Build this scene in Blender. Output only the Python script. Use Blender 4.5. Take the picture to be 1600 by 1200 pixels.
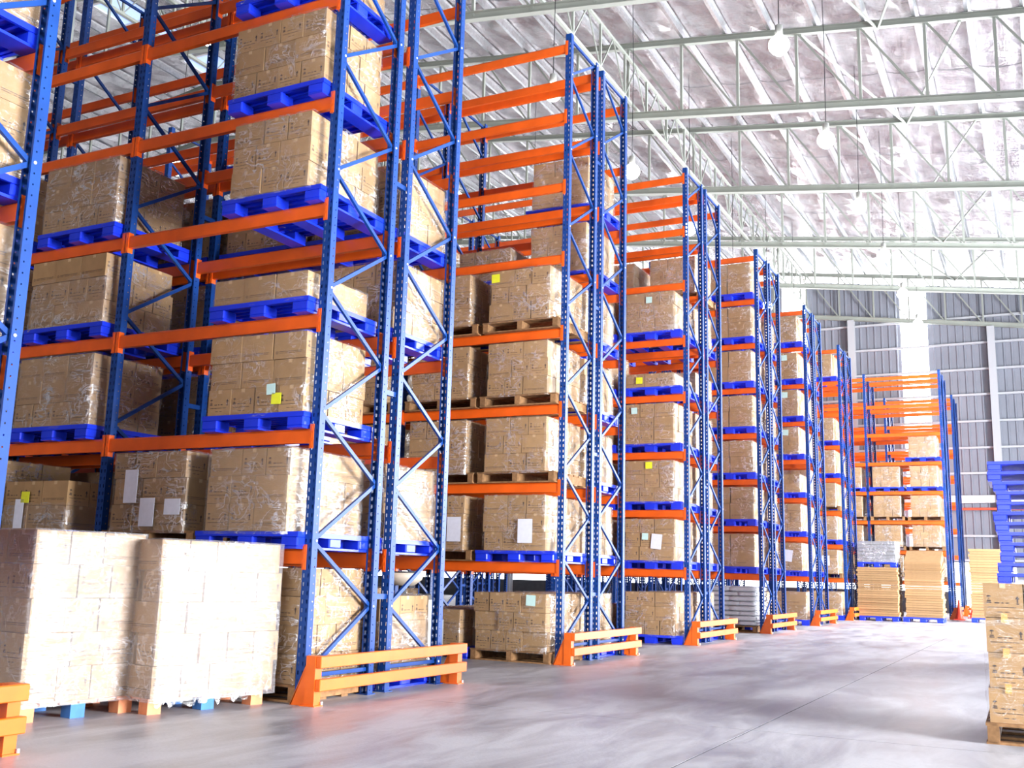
import bpy, bmesh, math, random
from mathutils import Matrix, Vector

# ------------------------------------------------------------------ scene, camera, world, lights
for o in list(bpy.data.objects):
    bpy.data.objects.remove(o, do_unlink=True)
SC = bpy.context.scene
COL = SC.collection
RNG = random.Random(7)

cam_d = bpy.data.cameras.new('camera')
cam_d.sensor_width = 36.0
cam_d.lens = 36.0 * 1607.65 / 1600.0
cam_d.clip_end = 300
cam = bpy.data.objects.new('camera', cam_d)
COL.objects.link(cam)
RX, RY, RZ = (0.8896, -0.0605, -0.4527), (0.4560, 0.1743, 0.8727), (0.0261, -0.9828, 0.1826)
cam.matrix_world = Matrix(((RX[0], -RX[1], -RX[2], 0.0), (RY[0], -RY[1], -RY[2], 0.0), (RZ[0], -RZ[1], -RZ[2], 1.136), (0, 0, 0, 1)))
SC.camera = cam

SC.view_settings.view_transform = 'Standard'
SC.view_settings.look = 'None'
SC.view_settings.gamma = 1.0
SC.view_settings.use_curve_mapping = False
SC.view_settings.exposure = 0.0
SC.cycles.max_bounces = 8
SC.cycles.diffuse_bounces = 4
SC.cycles.glossy_bounces = 4
SC.cycles.transparent_max_bounces = 14
SC.cycles.sample_clamp_indirect = 6.0
SC.cycles.caustics_reflective = False
SC.cycles.caustics_refractive = False

W = bpy.data.worlds.new('daylight')
SC.world = W
W.use_nodes = True
W.node_tree.nodes['Background'].inputs[0].default_value = (0.93, 0.96, 1.0, 1)
W.node_tree.nodes['Background'].inputs[1].default_value = 6.0


def area_light(name, loc, target, sx, sy, power, color):
    d = bpy.data.lights.new(name, 'AREA')
    d.shape = 'RECTANGLE'
    d.size, d.size_y, d.energy, d.color = sx, sy, power, color
    o = bpy.data.objects.new(name, d)
    COL.objects.link(o)
    o.location = loc
    o.rotation_euler = (Vector(target) - Vector(loc)).to_track_quat('-Z', 'Y').to_euler()
    return o


DAY = (0.95, 0.97, 1.0)
area_light('daylight_side_door', (8.7, 6.9, 2.3), (-8, 6.0, 2.0), 5.0, 4.2, 6200, DAY)
area_light('daylight_dock_door', (8.7, 31.5, 4.6), (-8, 27.0, 4.6), 13.0, 8.6, 15500, DAY)
area_light('daylight_entrance', (0.5, -11.6, 3.6), (-5, 10, 4.0), 9.0, 6.6, 1300, DAY)


# ------------------------------------------------------------------ materials
def new_mat(name):
    m = bpy.data.materials.new(name)
    m.use_nodes = True
    nt = m.node_tree
    return m, nt, nt.nodes['Principled BSDF']


def N(nt, kind, **kw):
    n = nt.nodes.new(kind)
    for k, v in kw.items():
        if k in ('operation', 'blend_type', 'data_type', 'wave_type', 'bands_direction', 'noise_dimensions', 'feature'):
            setattr(n, k, v)
        else:
            n.inputs[k].default_value = v
    return n


def ramp(nt, fac, stops):
    r = nt.nodes.new('ShaderNodeValToRGB')
    els = r.color_ramp.elements
    while len(els) < len(stops):
        els.new(0.5)
    for e, (p, c) in zip(els, stops):
        e.position = p
        e.color = (c[0], c[1], c[2], 1)
    nt.links.new(fac, r.inputs[0])
    return r


def coords(nt, scale=(1, 1, 1), kind='Object'):
    t = nt.nodes.new('ShaderNodeTexCoord')
    mp = nt.nodes.new('ShaderNodeMapping')
    mp.inputs['Scale'].default_value = scale
    nt.links.new(t.outputs[kind], mp.inputs[0])
    return mp.outputs[0]


def paint(name, col, rough=0.4, wear=0.12, metal=0.0, scale=6, vary=0.0, spec=0.5):
    m, nt, b = new_mat(name)
    n = N(nt, 'ShaderNodeTexNoise', Scale=scale, Detail=4.0)
    nt.links.new(coords(nt), n.inputs['Vector'])
    lo = tuple(c * (1 - wear) for c in col)
    hi = tuple(min(1, c * (1 + wear)) for c in col)
    r = ramp(nt, n.outputs['Fac'], [(0.3, lo), (0.7, hi)])
    out = r.outputs[0]
    if vary:
        oi = nt.nodes.new('ShaderNodeObjectInfo')
        hs = nt.nodes.new('ShaderNodeHueSaturation')
        mr = nt.nodes.new('ShaderNodeMapRange')
        mr.inputs['To Min'].default_value = 1 - vary
        mr.inputs['To Max'].default_value = 1 + vary
        nt.links.new(oi.outputs['Random'], mr.inputs['Value'])
        nt.links.new(mr.outputs[0], hs.inputs['Value'])
        nt.links.new(out, hs.inputs['Color'])
        out = hs.outputs[0]
    nt.links.new(out, b.inputs['Base Color'])
    b.inputs['Roughness'].default_value = rough
    b.inputs['Metallic'].default_value = metal
    b.inputs['Specular IOR Level'].default_value = spec
    return m


M = {}
M['blue_steel'] = paint('blue_steel', (0.008, 0.050, 0.235), 0.38, 0.18, scale=3, spec=0.25)
M['orange_steel'] = paint('orange_steel', (0.80, 0.115, 0.008), 0.36, 0.12, scale=3)
M['guard_orange'] = paint('guard_orange', (0.80, 0.135, 0.008), 0.38, 0.10, scale=5)
M['blue_plastic'] = paint('blue_plastic', (0.010, 0.038, 0.70), 0.33, 0.12, scale=4, vary=0.12)
M['pallet_wood'] = paint('pallet_wood', (0.27, 0.145, 0.066), 0.75, 0.35, scale=14, vary=0.2, spec=0.2)
M['fresh_wood'] = paint('fresh_wood', (0.55, 0.30, 0.13), 0.7, 0.2, scale=14, vary=0.1, spec=0.2)
M['block_orange'] = paint('block_orange', (0.75, 0.27, 0.12), 0.6, 0.15, scale=8)
M['block_blue'] = paint('block_blue', (0.05, 0.20, 0.55), 0.6, 0.15, scale=8)
M['kraft'] = paint('kraft', (0.37, 0.228, 0.110), 0.62, 0.08, scale=9, vary=0.10, spec=0.25)
M['kraft_edge'] = paint('kraft_edge', (0.60, 0.42, 0.24), 0.7, 0.08, scale=9, spec=0.2)
M['kraft_tape'] = paint('kraft_tape', (0.52, 0.35, 0.19), 0.35, 0.06, scale=9)
M['joint_filler'] = paint('joint_filler', (0.05, 0.05, 0.055), 1.0, 0.1, scale=4, spec=0.0)
M['ink'] = paint('ink', (0.045, 0.03, 0.03), 0.6, 0.2, scale=30)
M['amber_tape'] = paint('amber_tape', (0.62, 0.30, 0.06), 0.35, 0.1, scale=20)
M['paper'] = paint('paper', (0.74, 0.76, 0.86), 0.7, 0.04, scale=20)
M['mint_note'] = paint('mint_note', (0.55, 0.78, 0.74), 0.7, 0.05, scale=20)
M['yellow_note'] = paint('yellow_note', (0.78, 0.80, 0.03), 0.7, 0.05, scale=20)
M['truss_paint'] = paint('truss_paint', (0.37, 0.40, 0.36), 0.5, 0.06, scale=2)
M['galvanised'] = paint('galvanised', (0.62, 0.64, 0.66), 0.33, 0.15, metal=0.85, scale=10)
M['cladding'] = paint('cladding', (0.255, 0.272, 0.325), 0.5, 0.06, scale=1.5)
M['girt'] = paint('girt', (0.52, 0.54, 0.58), 0.5, 0.05, scale=2)
M['white_sack'] = paint('white_sack', (0.50, 0.51, 0.54), 0.5, 0.12, scale=9, vary=0.06)
M['cone_red'] = paint('cone_red', (0.85, 0.07, 0.035), 0.4, 0.08, scale=6)
M['white_band'] = paint('white_band', (0.85, 0.85, 0.85), 0.4, 0.03, scale=6)
M['dark_rubber'] = paint('dark_rubber', (0.025, 0.025, 0.03), 0.6, 0.2, scale=8)
M['cream'] = paint('cream', (0.58, 0.50, 0.40), 0.4, 0.06, scale=6)
M['truck_grey'] = paint('truck_grey', (0.07, 0.075, 0.085), 0.4, 0.12, scale=5)
M['lamp_grey'] = paint('lamp_grey', (0.45, 0.46, 0.44), 0.4, 0.06, scale=6)
M['grey_wrap'] = paint('grey_wrap', (0.22, 0.225, 0.235), 0.22, 0.25, scale=5)
M['red_pipe'] = paint('red_pipe', (0.8, 0.12, 0.06), 0.4, 0.08, scale=6)
M['concrete_wall'] = paint('concrete_wall', (0.5, 0.5, 0.5), 0.8, 0.06, scale=1)


def emit(name, col, s):
    m, nt, b = new_mat(name)
    b.inputs['Base Color'].default_value = (*col, 1)
    b.inputs['Emission Color'].default_value = (*col, 1)
    b.inputs['Emission Strength'].default_value = s
    return m


M['lamp_glow'] = emit('lamp_glow', (1.0, 1.0, 0.94), 40.0)
M['translucent_sheet'] = emit('translucent_sheet', (0.95, 0.96, 1.0), 14.0)
M['roof_glass'] = emit('roof_glass', (0.42, 0.56, 1.0), 1.1)


def film_mat(name, base, streak, white):
    m, nt, b = new_mat(name)
    nt.nodes.remove(b)
    out = nt.nodes['Material Output']
    v = coords(nt, (1, 1, 1))
    oi = nt.nodes.new('ShaderNodeObjectInfo')
    ad = nt.nodes.new('ShaderNodeVectorMath')
    ad.operation = 'MULTIPLY_ADD'
    nt.links.new(oi.outputs['Random'], ad.inputs[0])
    ad.inputs[1].default_value = (37, 53, 71)
    nt.links.new(v, ad.inputs[2])
    st = nt.nodes.new('ShaderNodeMapping')
    st.inputs['Scale'].default_value = (2.2, 2.2, 22)
    st.inputs['Rotation'].default_value = (0.12, 0.10, 0)
    nt.links.new(ad.outputs[0], st.inputs[0])
    n1 = N(nt, 'ShaderNodeTexNoise', Scale=2.2, Detail=5.0, Distortion=1.2)
    nt.links.new(st.outputs[0], n1.inputs['Vector'])
    n2 = N(nt, 'ShaderNodeTexNoise', Scale=2.6, Detail=3.0, Distortion=0.8)
    nt.links.new(ad.outputs[0], n2.inputs['Vector'])
    r1 = ramp(nt, n1.outputs['Fac'], [(0.52, (0, 0, 0)), (0.78, (1, 1, 1))])
    r2 = ramp(nt, n2.outputs['Fac'], [(0.40, (0, 0, 0)), (0.64, (1, 1, 1))])
    n4 = N(nt, 'ShaderNodeTexNoise', Scale=5.5, Detail=4.0, Distortion=1.6)
    nt.links.new(ad.outputs[0], n4.inputs['Vector'])
    sb = N(nt, 'ShaderNodeMath', operation='SUBTRACT')
    nt.links.new(n4.outputs['Fac'], sb.inputs[0])
    sb.inputs[1].default_value = 0.5
    ab = N(nt, 'ShaderNodeMath', operation='ABSOLUTE')
    nt.links.new(sb.outputs[0], ab.inputs[0])
    ln = ramp(nt, ab.outputs[0], [(0.0, (1, 1, 1)), (0.034, (0, 0, 0))])
    mxl = N(nt, 'ShaderNodeMath', operation='MAXIMUM')
    nt.links.new(r1.outputs[0], mxl.inputs[0])
    nt.links.new(ln.outputs[0], mxl.inputs[1])
    mul = N(nt, 'ShaderNodeMath', operation='MULTIPLY')
    nt.links.new(mxl.outputs[0], mul.inputs[0])
    nt.links.new(r2.outputs[0], mul.inputs[1])
    ma = N(nt, 'ShaderNodeMath', operation='MULTIPLY_ADD')
    nt.links.new(mul.outputs[0], ma.inputs[0])
    ma.inputs[1].default_value = streak
    ma.inputs[2].default_value = base
    bump = nt.nodes.new('ShaderNodeBump')
    bump.inputs['Strength'].default_value = 0.55
    bump.inputs['Distance'].default_value = 0.02
    add = N(nt, 'ShaderNodeMath', operation='ADD')
    nt.links.new(n1.outputs['Fac'], add.inputs[0])
    nt.links.new(n2.outputs['Fac'], add.inputs[1])
    nt.links.new(add.outputs[0], bump.inputs['Height'])
    gl = nt.nodes.new('ShaderNodeBsdfGlossy')
    gl.inputs['Roughness'].default_value = 0.16
    gl.inputs['Color'].default_value = (1, 1, 1, 1)
    nt.links.new(bump.outputs[0], gl.inputs['Normal'])
    df = nt.nodes.new('ShaderNodeBsdfDiffuse')
    df.inputs['Color'].default_value = (0.86, 0.86, 0.9, 1)
    tr = nt.nodes.new('ShaderNodeBsdfTransparent')
    mx = nt.nodes.new('ShaderNodeMixShader')
    mx.inputs[0].default_value = white  # diffuse white share paints sparkle into the crinkle streaks
    nt.links.new(gl.outputs[0], mx.inputs[1])
    nt.links.new(df.outputs[0], mx.inputs[2])
    mm = nt.nodes.new('ShaderNodeMixShader')
    nt.links.new(ma.outputs[0], mm.inputs[0])
    nt.links.new(tr.outputs[0], mm.inputs[1])
    nt.links.new(mx.outputs[0], mm.inputs[2])
    nt.links.new(mm.outputs[0], out.inputs['Surface'])
    return m


M['film_light'] = film_mat('film_light', 0.025, 0.75, 0.4)
M['film_medium'] = film_mat('film_medium', 0.045, 0.85, 0.4)
M['film_heavy'] = film_mat('film_heavy', 0.09, 0.9, 0.4)
M['film_thin'] = film_mat('film_thin', 0.02, 0.22, 0.3)
M['film_blown_white'] = film_mat('film_blown_white', 0.20, 0.60, 0.55)  # white wrap, with blown-out daylight partly painted into its whiteness


def floor_mat():
    m, nt, b = new_mat('worn_concrete')
    v = coords(nt)
    n1 = N(nt, 'ShaderNodeTexNoise', Scale=0.35, Detail=6.0, Roughness=0.6)
    nt.links.new(v, n1.inputs['Vector'])
    mp = nt.nodes.new('ShaderNodeMapping')
    mp.inputs['Scale'].default_value = (1.6, 0.5, 1)
    mp.inputs['Rotation'].default_value = (0, 0, 0.5)
    nt.links.new(v, mp.inputs[0])
    n2 = N(nt, 'ShaderNodeTexNoise', Scale=1.4, Detail=7.0, Roughness=0.68, Distortion=0.6)
    nt.links.new(mp.outputs[0], n2.inputs['Vector'])
    n3 = N(nt, 'ShaderNodeTexNoise', Scale=38.0, Detail=2.0)
    nt.links.new(v, n3.inputs['Vector'])
    r1 = ramp(nt, n1.outputs['Fac'], [(0.3, (0.37, 0.375, 0.405)), (0.7, (0.54, 0.54, 0.57))])
    r2 = ramp(nt, n2.outputs['Fac'], [(0.36, (0.52, 0.52, 0.55)), (0.60, (1.08, 1.07, 1.07))])
    mix = nt.nodes.new('ShaderNodeMixRGB')
    mix.blend_type = 'MULTIPLY'
    mix.inputs[0].default_value = 0.85
    nt.links.new(r1.outputs[0], mix.inputs[1])
    nt.links.new(r2.outputs[0], mix.inputs[2])
    nt.links.new(mix.outputs[0], b.inputs['Base Color'])
    rr = ramp(nt, n2.outputs['Fac'], [(0.3, (0.30, 0.30, 0.30)), (0.7, (0.55, 0.55, 0.55))])
    nt.links.new(rr.outputs[0], b.inputs['Roughness'])
    bump = nt.nodes.new('ShaderNodeBump')
    bump.inputs['Strength'].default_value = 0.12
    bump.inputs['Distance'].default_value = 0.01
    nt.links.new(n3.outputs['Fac'], bump.inputs['Height'])
    nt.links.new(bump.outputs[0], b.inputs['Normal'])
    return m


M['concrete'] = floor_mat()


def foil_mat():
    m, nt, b = new_mat('crinkled_foil')
    v = coords(nt)
    mp = nt.nodes.new('ShaderNodeMapping')
    mp.inputs['Scale'].default_value = (1.1, 9.0, 1)
    nt.links.new(v, mp.inputs[0])
    n1 = N(nt, 'ShaderNodeTexNoise', Scale=2.4, Detail=5.0, Roughness=0.62, Distortion=0.5)
    nt.links.new(mp.outputs[0], n1.inputs['Vector'])
    n2 = N(nt, 'ShaderNodeTexNoise', Scale=0.9, Detail=3.0)
    nt.links.new(v, n2.inputs['Vector'])
    n3 = N(nt, 'ShaderNodeTexNoise', Scale=26.0, Detail=3.0)
    nt.links.new(v, n3.inputs['Vector'])
    a1 = N(nt, 'ShaderNodeMath', operation='MULTIPLY_ADD')
    nt.links.new(n2.outputs['Fac'], a1.inputs[0])
    a1.inputs[1].default_value = 2.2
    nt.links.new(n1.outputs['Fac'], a1.inputs[2])
    a2 = N(nt, 'ShaderNodeMath', operation='MULTIPLY_ADD')
    nt.links.new(n3.outputs['Fac'], a2.inputs[0])
    a2.inputs[1].default_value = 0.20
    nt.links.new(a1.outputs[0], a2.inputs[2])
    bump = nt.nodes.new('ShaderNodeBump')
    bump.inputs['Strength'].default_value = 0.8
    bump.inputs['Distance'].default_value = 0.17
    nt.links.new(a2.outputs[0], bump.inputs['Height'])
    nt.links.new(bump.outputs[0], b.inputs['Normal'])
    r = ramp(nt, n2.outputs['Fac'], [(0.35, (0.58, 0.525, 0.545)), (0.65, (0.86, 0.835, 0.855))])  # mauve-to-pale patches paint reflected contrast into the foil colour
    nt.links.new(r.outputs[0], b.inputs['Base Color'])
    b.inputs['Metallic'].default_value = 1.0
    b.inputs['Roughness'].default_value = 0.07
    return m


M['foil'] = foil_mat()


# ------------------------------------------------------------------ mesh helpers
class MB:
    def __init__(self):
        self.v, self.f, self.m = [], [], []

    def add(self, vs, fs, mi=0):
        o = len(self.v)
        self.v += [tuple(p) for p in vs]
        self.f += [tuple(i + o for i in f) for f in fs]
        self.m += [mi] * len(fs)
        return self

    def box(self, c, s, mi=0, rot=None):
        x, y, z = s[0] / 2, s[1] / 2, s[2] / 2
        vs = [Vector(p) for p in ((-x, -y, -z), (x, -y, -z), (x, y, -z), (-x, y, -z), (-x, -y, z), (x, -y, z), (x, y, z), (-x, y, z))]
        if rot is not None:
            vs = [rot @ p for p in vs]
        vs = [p + Vector(c) for p in vs]
        return self.add(vs, [(3, 2, 1, 0), (4, 5, 6, 7), (0, 1, 5, 4), (1, 2, 6, 5), (2, 3, 7, 6), (3, 0, 4, 7)], mi)

    def b6(self, x0, x1, y0, y1, z0, z1, mi=0):
        return self.box(((x0 + x1) / 2, (y0 + y1) / 2, (z0 + z1) / 2), (x1 - x0, y1 - y0, z1 - z0), mi)

    def bar(self, p, q, w, h, mi=0, up=(0, 0, 1)):
        p, q = Vector(p), Vector(q)
        d = q - p
        L = d.length
        d.normalize()
        u = Vector(up)
        if abs(d.dot(u)) > 0.98:
            u = Vector((0, 1, 0))
        s = d.cross(u).normalized()
        t = s.cross(d).normalized()
        rot = Matrix((s, d, t)).transposed()
        return self.box((p + q) / 2, (w, L, h), mi, rot)

    def prism(self, prof, axis, a0, a1, mi=0):
        """closed 2D profile extruded along an axis: 'x' profile is (y,z); 'y' profile is (x,z); 'z' profile is (x,y)"""
        def P(p, a):
            return {'x': (a, p[0], p[1]), 'y': (p[0], a, p[1]), 'z': (p[0], p[1], a)}[axis]
        n = len(prof)
        vs = [P(p, a0) for p in prof] + [P(p, a1) for p in prof]
        fs = [tuple(range(n))[::-1], tuple(range(n, 2 * n))]
        fs += [(i, (i + 1) % n, (i + 1) % n + n, i + n) for i in range(n)]
        return self.add(vs, fs, mi)

    def tube(self, p, q, r0, r1=None, seg=10, mi=0):
        r1 = r0 if r1 is None else r1
        p, q = Vector(p), Vector(q)
        d = (q - p).normalized()
        u = Vector((1, 0, 0)) if abs(d.x) < 0.9 else Vector((0, 1, 0))
        s = d.cross(u).normalized()
        t = d.cross(s)
        vs = []
        for c, r in ((p, r0), (q, r1)):
            for i in range(seg):
                a = 2 * math.pi * i / seg
                vs.append(c + (s * math.cos(a) + t * math.sin(a)) * r)
        fs = [tuple(range(seg))[::-1], tuple(range(seg, 2 * seg))]
        fs += [(i, (i + 1) % seg, (i + 1) % seg + seg, i + seg) for i in range(seg)]
        return self.add(vs, fs, mi)

    def lathe(self, prof, seg=20, mi=0):
        vs, fs = [], []
        for r, z in prof:
            for i in range(seg):
                a = 2 * math.pi * i / seg
                vs.append((r * math.cos(a), r * math.sin(a), z))
        for k in range(len(prof) - 1):
            for i in range(seg):
                j = (i + 1) % seg
                fs.append((k * seg + i, k * seg + j, (k + 1) * seg + j, (k + 1) * seg + i))
        return self.add(vs, fs, mi)

    def mesh(self, name, mats, smooth=False, bevel=0.0):
        me = bpy.data.meshes.new(name)
        me.from_pydata(self.v, [], self.f)
        for mt in (mats if isinstance(mats, (list, tuple)) else [mats]):
            me.materials.append(M[mt])
        me.polygons.foreach_set('material_index', self.m)
        bm = bmesh.new()
        bm.from_mesh(me)
        if bevel:
            bmesh.ops.bevel(bm, geom=list(bm.edges), offset=bevel, segments=1, affect='EDGES', profile=0.7)
        bmesh.ops.recalc_face_normals(bm, faces=list(bm.faces))
        bm.to_mesh(me)
        bm.free()
        if smooth:
            me.polygons.foreach_set('use_smooth', [True] * len(me.polygons))
        me.update()
        return me


def obj(name, mesh, parent=None, loc=(0, 0, 0), rot=(0, 0, 0), scale=None):
    o = bpy.data.objects.new(name, mesh)
    COL.objects.link(o)
    o.parent = parent
    o.location = loc
    o.rotation_euler = rot
    if scale:
        o.scale = scale
    return o


def tag(o, label, cat, group=None, kind=None):
    o['label'] = label
    o['category'] = cat
    if group:
        o['group'] = group
    if kind:
        o['kind'] = kind
    return o


def thing(name, label, cat, loc=(0, 0, 0), rz=0.0, group=None):
    return tag(obj(name, None, None, loc, (0, 0, rz)), label, cat, group)


def struct(name, mesh, label, cat, parent=None, loc=(0, 0, 0)):
    o = obj(name, mesh, parent, loc)
    if parent is None:
        tag(o, label, cat, kind='structure')
    return o


# ------------------------------------------------------------------ the setting
XL, XR, YF, YB = -50.0, 9.0, -12.0, 49.75
RIDGE = -25.5
SL = 0.134


def roofz(x, z0):
    return z0 - SL * x if x > RIDGE else z0 - SL * RIDGE - SL * (RIDGE - x)


ZB, ZT, ZFOIL = 12.5, 14.62, 14.98

# floor: a base and concrete slabs with open joints
mb = MB().b6(XL - 1, XR + 1, YF - 1, YB + 12, -0.30, -0.0012)
floor = struct('floor', mb.mesh('floor', 'joint_filler'), 'grey worn concrete warehouse floor', 'floor')
xs = [XL - 1, -38, -26, -14.1, -8.1, -2.13, 3.9, XR + 1]
ys = [YF - 1, -4.0, 2.3, 8.3, 14.3, 20.3, 26.3, 32.3, 38.3, 44.3, YB + 12]
for i in range(len(xs) - 1):
    for j in range(len(ys) - 1):
        g = 0.005
        x0, x1, y0, y1 = xs[i] + g, xs[i + 1] - g, ys[j] + g, ys[j + 1] - g
        obj('slab', MB().b6(x0, x1, y0, y1, -0.0012, 0.0).mesh('slab', 'concrete'), floor)

# ceiling: sagging foil between purlins
pur = [round(8.6 - 1.19 * k, 3) for k in range(30) if 8.6 - 1.19 * k > RIDGE + 0.3]
left = [round(pur[-1] - 1.5 * k, 3) for k in range(1, 18)]
xs_all = sorted([XR + 0.3] + pur + [x for x in left if x > XL] + [XL])
mb = MB()
cols = []
for a, b in zip(xs_all[:-1], xs_all[1:]):
    for t in (0, 0.25, 0.5, 0.75):
        cols.append((a + (b - a) * t, 4 * t * (1 - t)))
cols.append((xs_all[-1], 0))
NYR = 110
ph = [RNG.uniform(0, 6.28) for _ in cols]
vs, fs = [], []
for i, (x, sg) in enumerate(cols):
    for j in range(NYR + 1):
        y = YF - 0.5 + (YB + 0.9 - YF) * j / NYR
        bay = math.sin(math.pi * ((y - 0.9) / 6.09 % 1.0))
        dz = -sg * (0.045 + 0.03 * math.sin(1.7 * y + ph[(i // 4) * 4]) + 0.02 * RNG.uniform(-1, 1)) - 0.02 * bay * sg
        vs.append((x, y, roofz(x, ZFOIL) + dz))
n1 = NYR + 1
for i in range(len(cols) - 1):
    for j in range(NYR):
        fs.append((i * n1 + j, i * n1 + j + 1, (i + 1) * n1 + j + 1, (i + 1) * n1 + j))
mb.add(vs, fs)
ceiling = struct('ceiling', mb.mesh('ceiling', 'foil', smooth=True), 'silver foil insulation ceiling over grey steel trusses', 'ceiling')
# outer sheet above the foil keeps the sky out
obj('roof_sheet', MB().add([(XL, YF - 0.5, roofz(XL, ZFOIL) + 0.3), (RIDGE, YF - 0.5, roofz(RIDGE, ZFOIL) + 0.3), (XR + 0.6, YF - 0.5, roofz(XR + 0.6, ZFOIL) + 0.3),
                            (XL, YB + 1.2, roofz(XL, ZFOIL) + 0.3), (RIDGE, YB + 1.2, roofz(RIDGE, ZFOIL) + 0.3), (XR + 0.6, YB + 1.2, roofz(XR + 0.6, ZFOIL) + 0.3)],
                           [(0, 1, 4, 3), (1, 2, 5, 4)]).mesh('roof_sheet', 'cladding'), ceiling)
# purlins: Z sections along the building
prof = [(-0.07, 0.0), (-0.07, 0.012), (-0.006, 0.012), (-0.006, 0.21), (0.07, 0.21), (0.07, 0.198), (0.006, 0.198), (0.006, 0.0)]
pm = MB().prism(prof, 'y', YF, YB).mesh('purlin', 'galvanised')
for x in pur + [x for x in left[::1] if x > XL + 1]:
    obj('purlin', pm, ceiling, (x, 0, roofz(x, ZT) + 0.10))
# foil seam tapes
for k in range(20):
    y = YF + 1.0 + 3.05 * k
    if y < 10:
        continue
    m = MB()
    for i in range(0, len(cols) - 1):
        x0, x1 = cols[i][0], cols[i + 1][0]
        if x0 < RIDGE or i >= len(cols) - 2:
            continue
        z0 = roofz(x0, ZFOIL) - 0.085 * cols[i][1] - 0.012
        z1 = roofz(x1, ZFOIL) - 0.085 * cols[i + 1][1] - 0.012
        m.add([(x0, y, z0), (x1, y, z1), (x1, y + 0.03, z1), (x0, y + 0.03, z0)], [(0, 1, 2, 3)])
    o = obj('seam_tape', m.mesh('seam_tape', 'truck_grey'), ceiling)

TRUSS_Y = [0.9 + 6.09 * k for k in range(-2, 9)]
TRUSS_Y[-1] = 49.45


def chord(z0, w, h):
    prof = [(-w, -h), (w, -h), (w, -h + .022), (.012, -h + .022), (.012, h - .022), (w, h - .022), (w, h), (-w, h), (-w, h - .022), (-.012, h - .022), (-.012, -h + .022), (-w, -h + .022)]
    m = MB()
    n = len(prof)
    stations = [XL + 0.2, RIDGE, XR - 0.1]
    vs = [(x, p[0], roofz(x, z0) + p[1]) for x in stations for p in prof]
    fs = [tuple(range(n))[::-1], tuple(range(2 * n, 3 * n))]
    for s in range(2):
        fs += [(s * n + i, s * n + (i + 1) % n, (s + 1) * n + (i + 1) % n, (s + 1) * n + i) for i in range(n)]
    m.add(vs, fs)
    return m


bot_m, top_m = chord(ZB, 0.085, 0.10).mesh('bottom_chord', 'truss_paint'), chord(ZT, 0.07, 0.085).mesh('top_chord', 'truss_paint')
strut_m = MB().b6(-0.035, 0.035, -0.035, 0.035, 0.0, ZT - ZB).mesh('strut', 'truss_paint')
VX = [-0.36 - 1.553 * k for k in range(-5, 26)]
d_m = MB().bar((0, 0, ZT - ZB + SL * 1.553), (1.553, 0, 0.0), 0.05, 0.05, up=(0, 1, 0)).mesh('diagonal', 'truss_paint')
for ty in TRUSS_Y:
    t = obj('roof_truss', bot_m, ceiling, (0, ty, 0))
    obj('top_chord', top_m, t)
    for x in VX:
        if XL < x < XR - 0.2 and x > RIDGE - 14:
            obj('strut', strut_m, t, (x, 0, roofz(x, ZB)))
            if x > RIDGE + 2 and x + 0.1 < XR - 1.6:
                obj('diagonal', d_m, t, (x, 0, roofz(x + 1.553, ZB)))
# lattice girder along the building
for gx in (-9.45, -21.0, 2.6):
    g = obj('lattice_girder', MB().b6(-0.04, 0.04, YF, YB - 0.4, -0.04, 0.04).mesh('bottom_rail', 'truss_paint'), ceiling, (gx, 0, roofz(gx, ZB) + 0.22))
    obj('top_rail', MB().b6(-0.035, 0.035, YF, YB - 0.4, -0.035, 0.035).mesh('top_rail', 'truss_paint'), g, (0, 0, 1.25))
    lm = MB().bar((0, 0, 0), (0, 0.87, 1.25), 0.03, 0.03).mesh('lacing', 'truss_paint')
    lm2 = MB().bar((0, 0.87, 1.25), (0, 1.74, 0), 0.03, 0.03).mesh('lacing', 'truss_paint')
    vm = MB().b6(-0.03, 0.03, -0.03, 0.03, 0, 1.25).mesh('lacing_post', 'truss_paint')
    y = 7.0
    while y < YB - 2.4:
        obj('lacing', lm, g, (0, y, 0))
        obj('lacing', lm2, g, (0, y, 0))
        obj('lacing_post', vm, g, (0, y, 0))
        y += 1.74
# sway braces between the trusses
for k in range(3, 10):
    y0, y1 = TRUSS_Y[k], TRUSS_Y[min(k + 1, 10)]
    for x in (-3.0,):
        obj('sway_brace', MB().bar((x - 1.9, y0, roofz(x - 1.9, ZT) - 0.1), (x, y1, roofz(x, ZT) - 0.12), 0.05, 0.05).mesh('sway_brace', 'truss_paint'), ceiling)
        obj('sway_brace', MB().bar((x + 1.9, y0, roofz(x + 1.9, ZT) - 0.1), (x, y1, roofz(x, ZT) - 0.12), 0.05, 0.05).mesh('sway_brace', 'truss_paint'), ceiling)

# back wall: ribbed cladding with translucent daylight sheets and an open foot
STRIPS = [(-5.45 + 5.45 * k, -4.30 + 5.45 * k) for k in range(-7, 3)]
WZ0 = 1.42
DOOR = (-3.7, -1.2)
edges = [XL] + [e for s in STRIPS for e in s] + [XR]


def ribbed(x0, x1, base_y):
    m = MB()
    pts = []
    x = x0
    while x < x1 - 0.01:
        for dx, dy in ((0.0, 0.0), (0.20, 0.0), (0.235, -0.045), (0.285, -0.045)):
            if x + dx < x1:
                pts.append((x + dx, base_y + dy))
        x += 0.32
    pts.append((x1, base_y))
    vs = []
    for px, py in pts:
        vs.append((px, py, 2.2 if DOOR[0] <= px <= DOOR[1] else WZ0))
        vs.append((px, py, roofz(px, 14.30)))
    fs = [(2 * i, 2 * i + 2, 2 * i + 3, 2 * i + 1) for i in range(len(pts) - 1)]
    return m.add(vs, fs)


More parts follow.
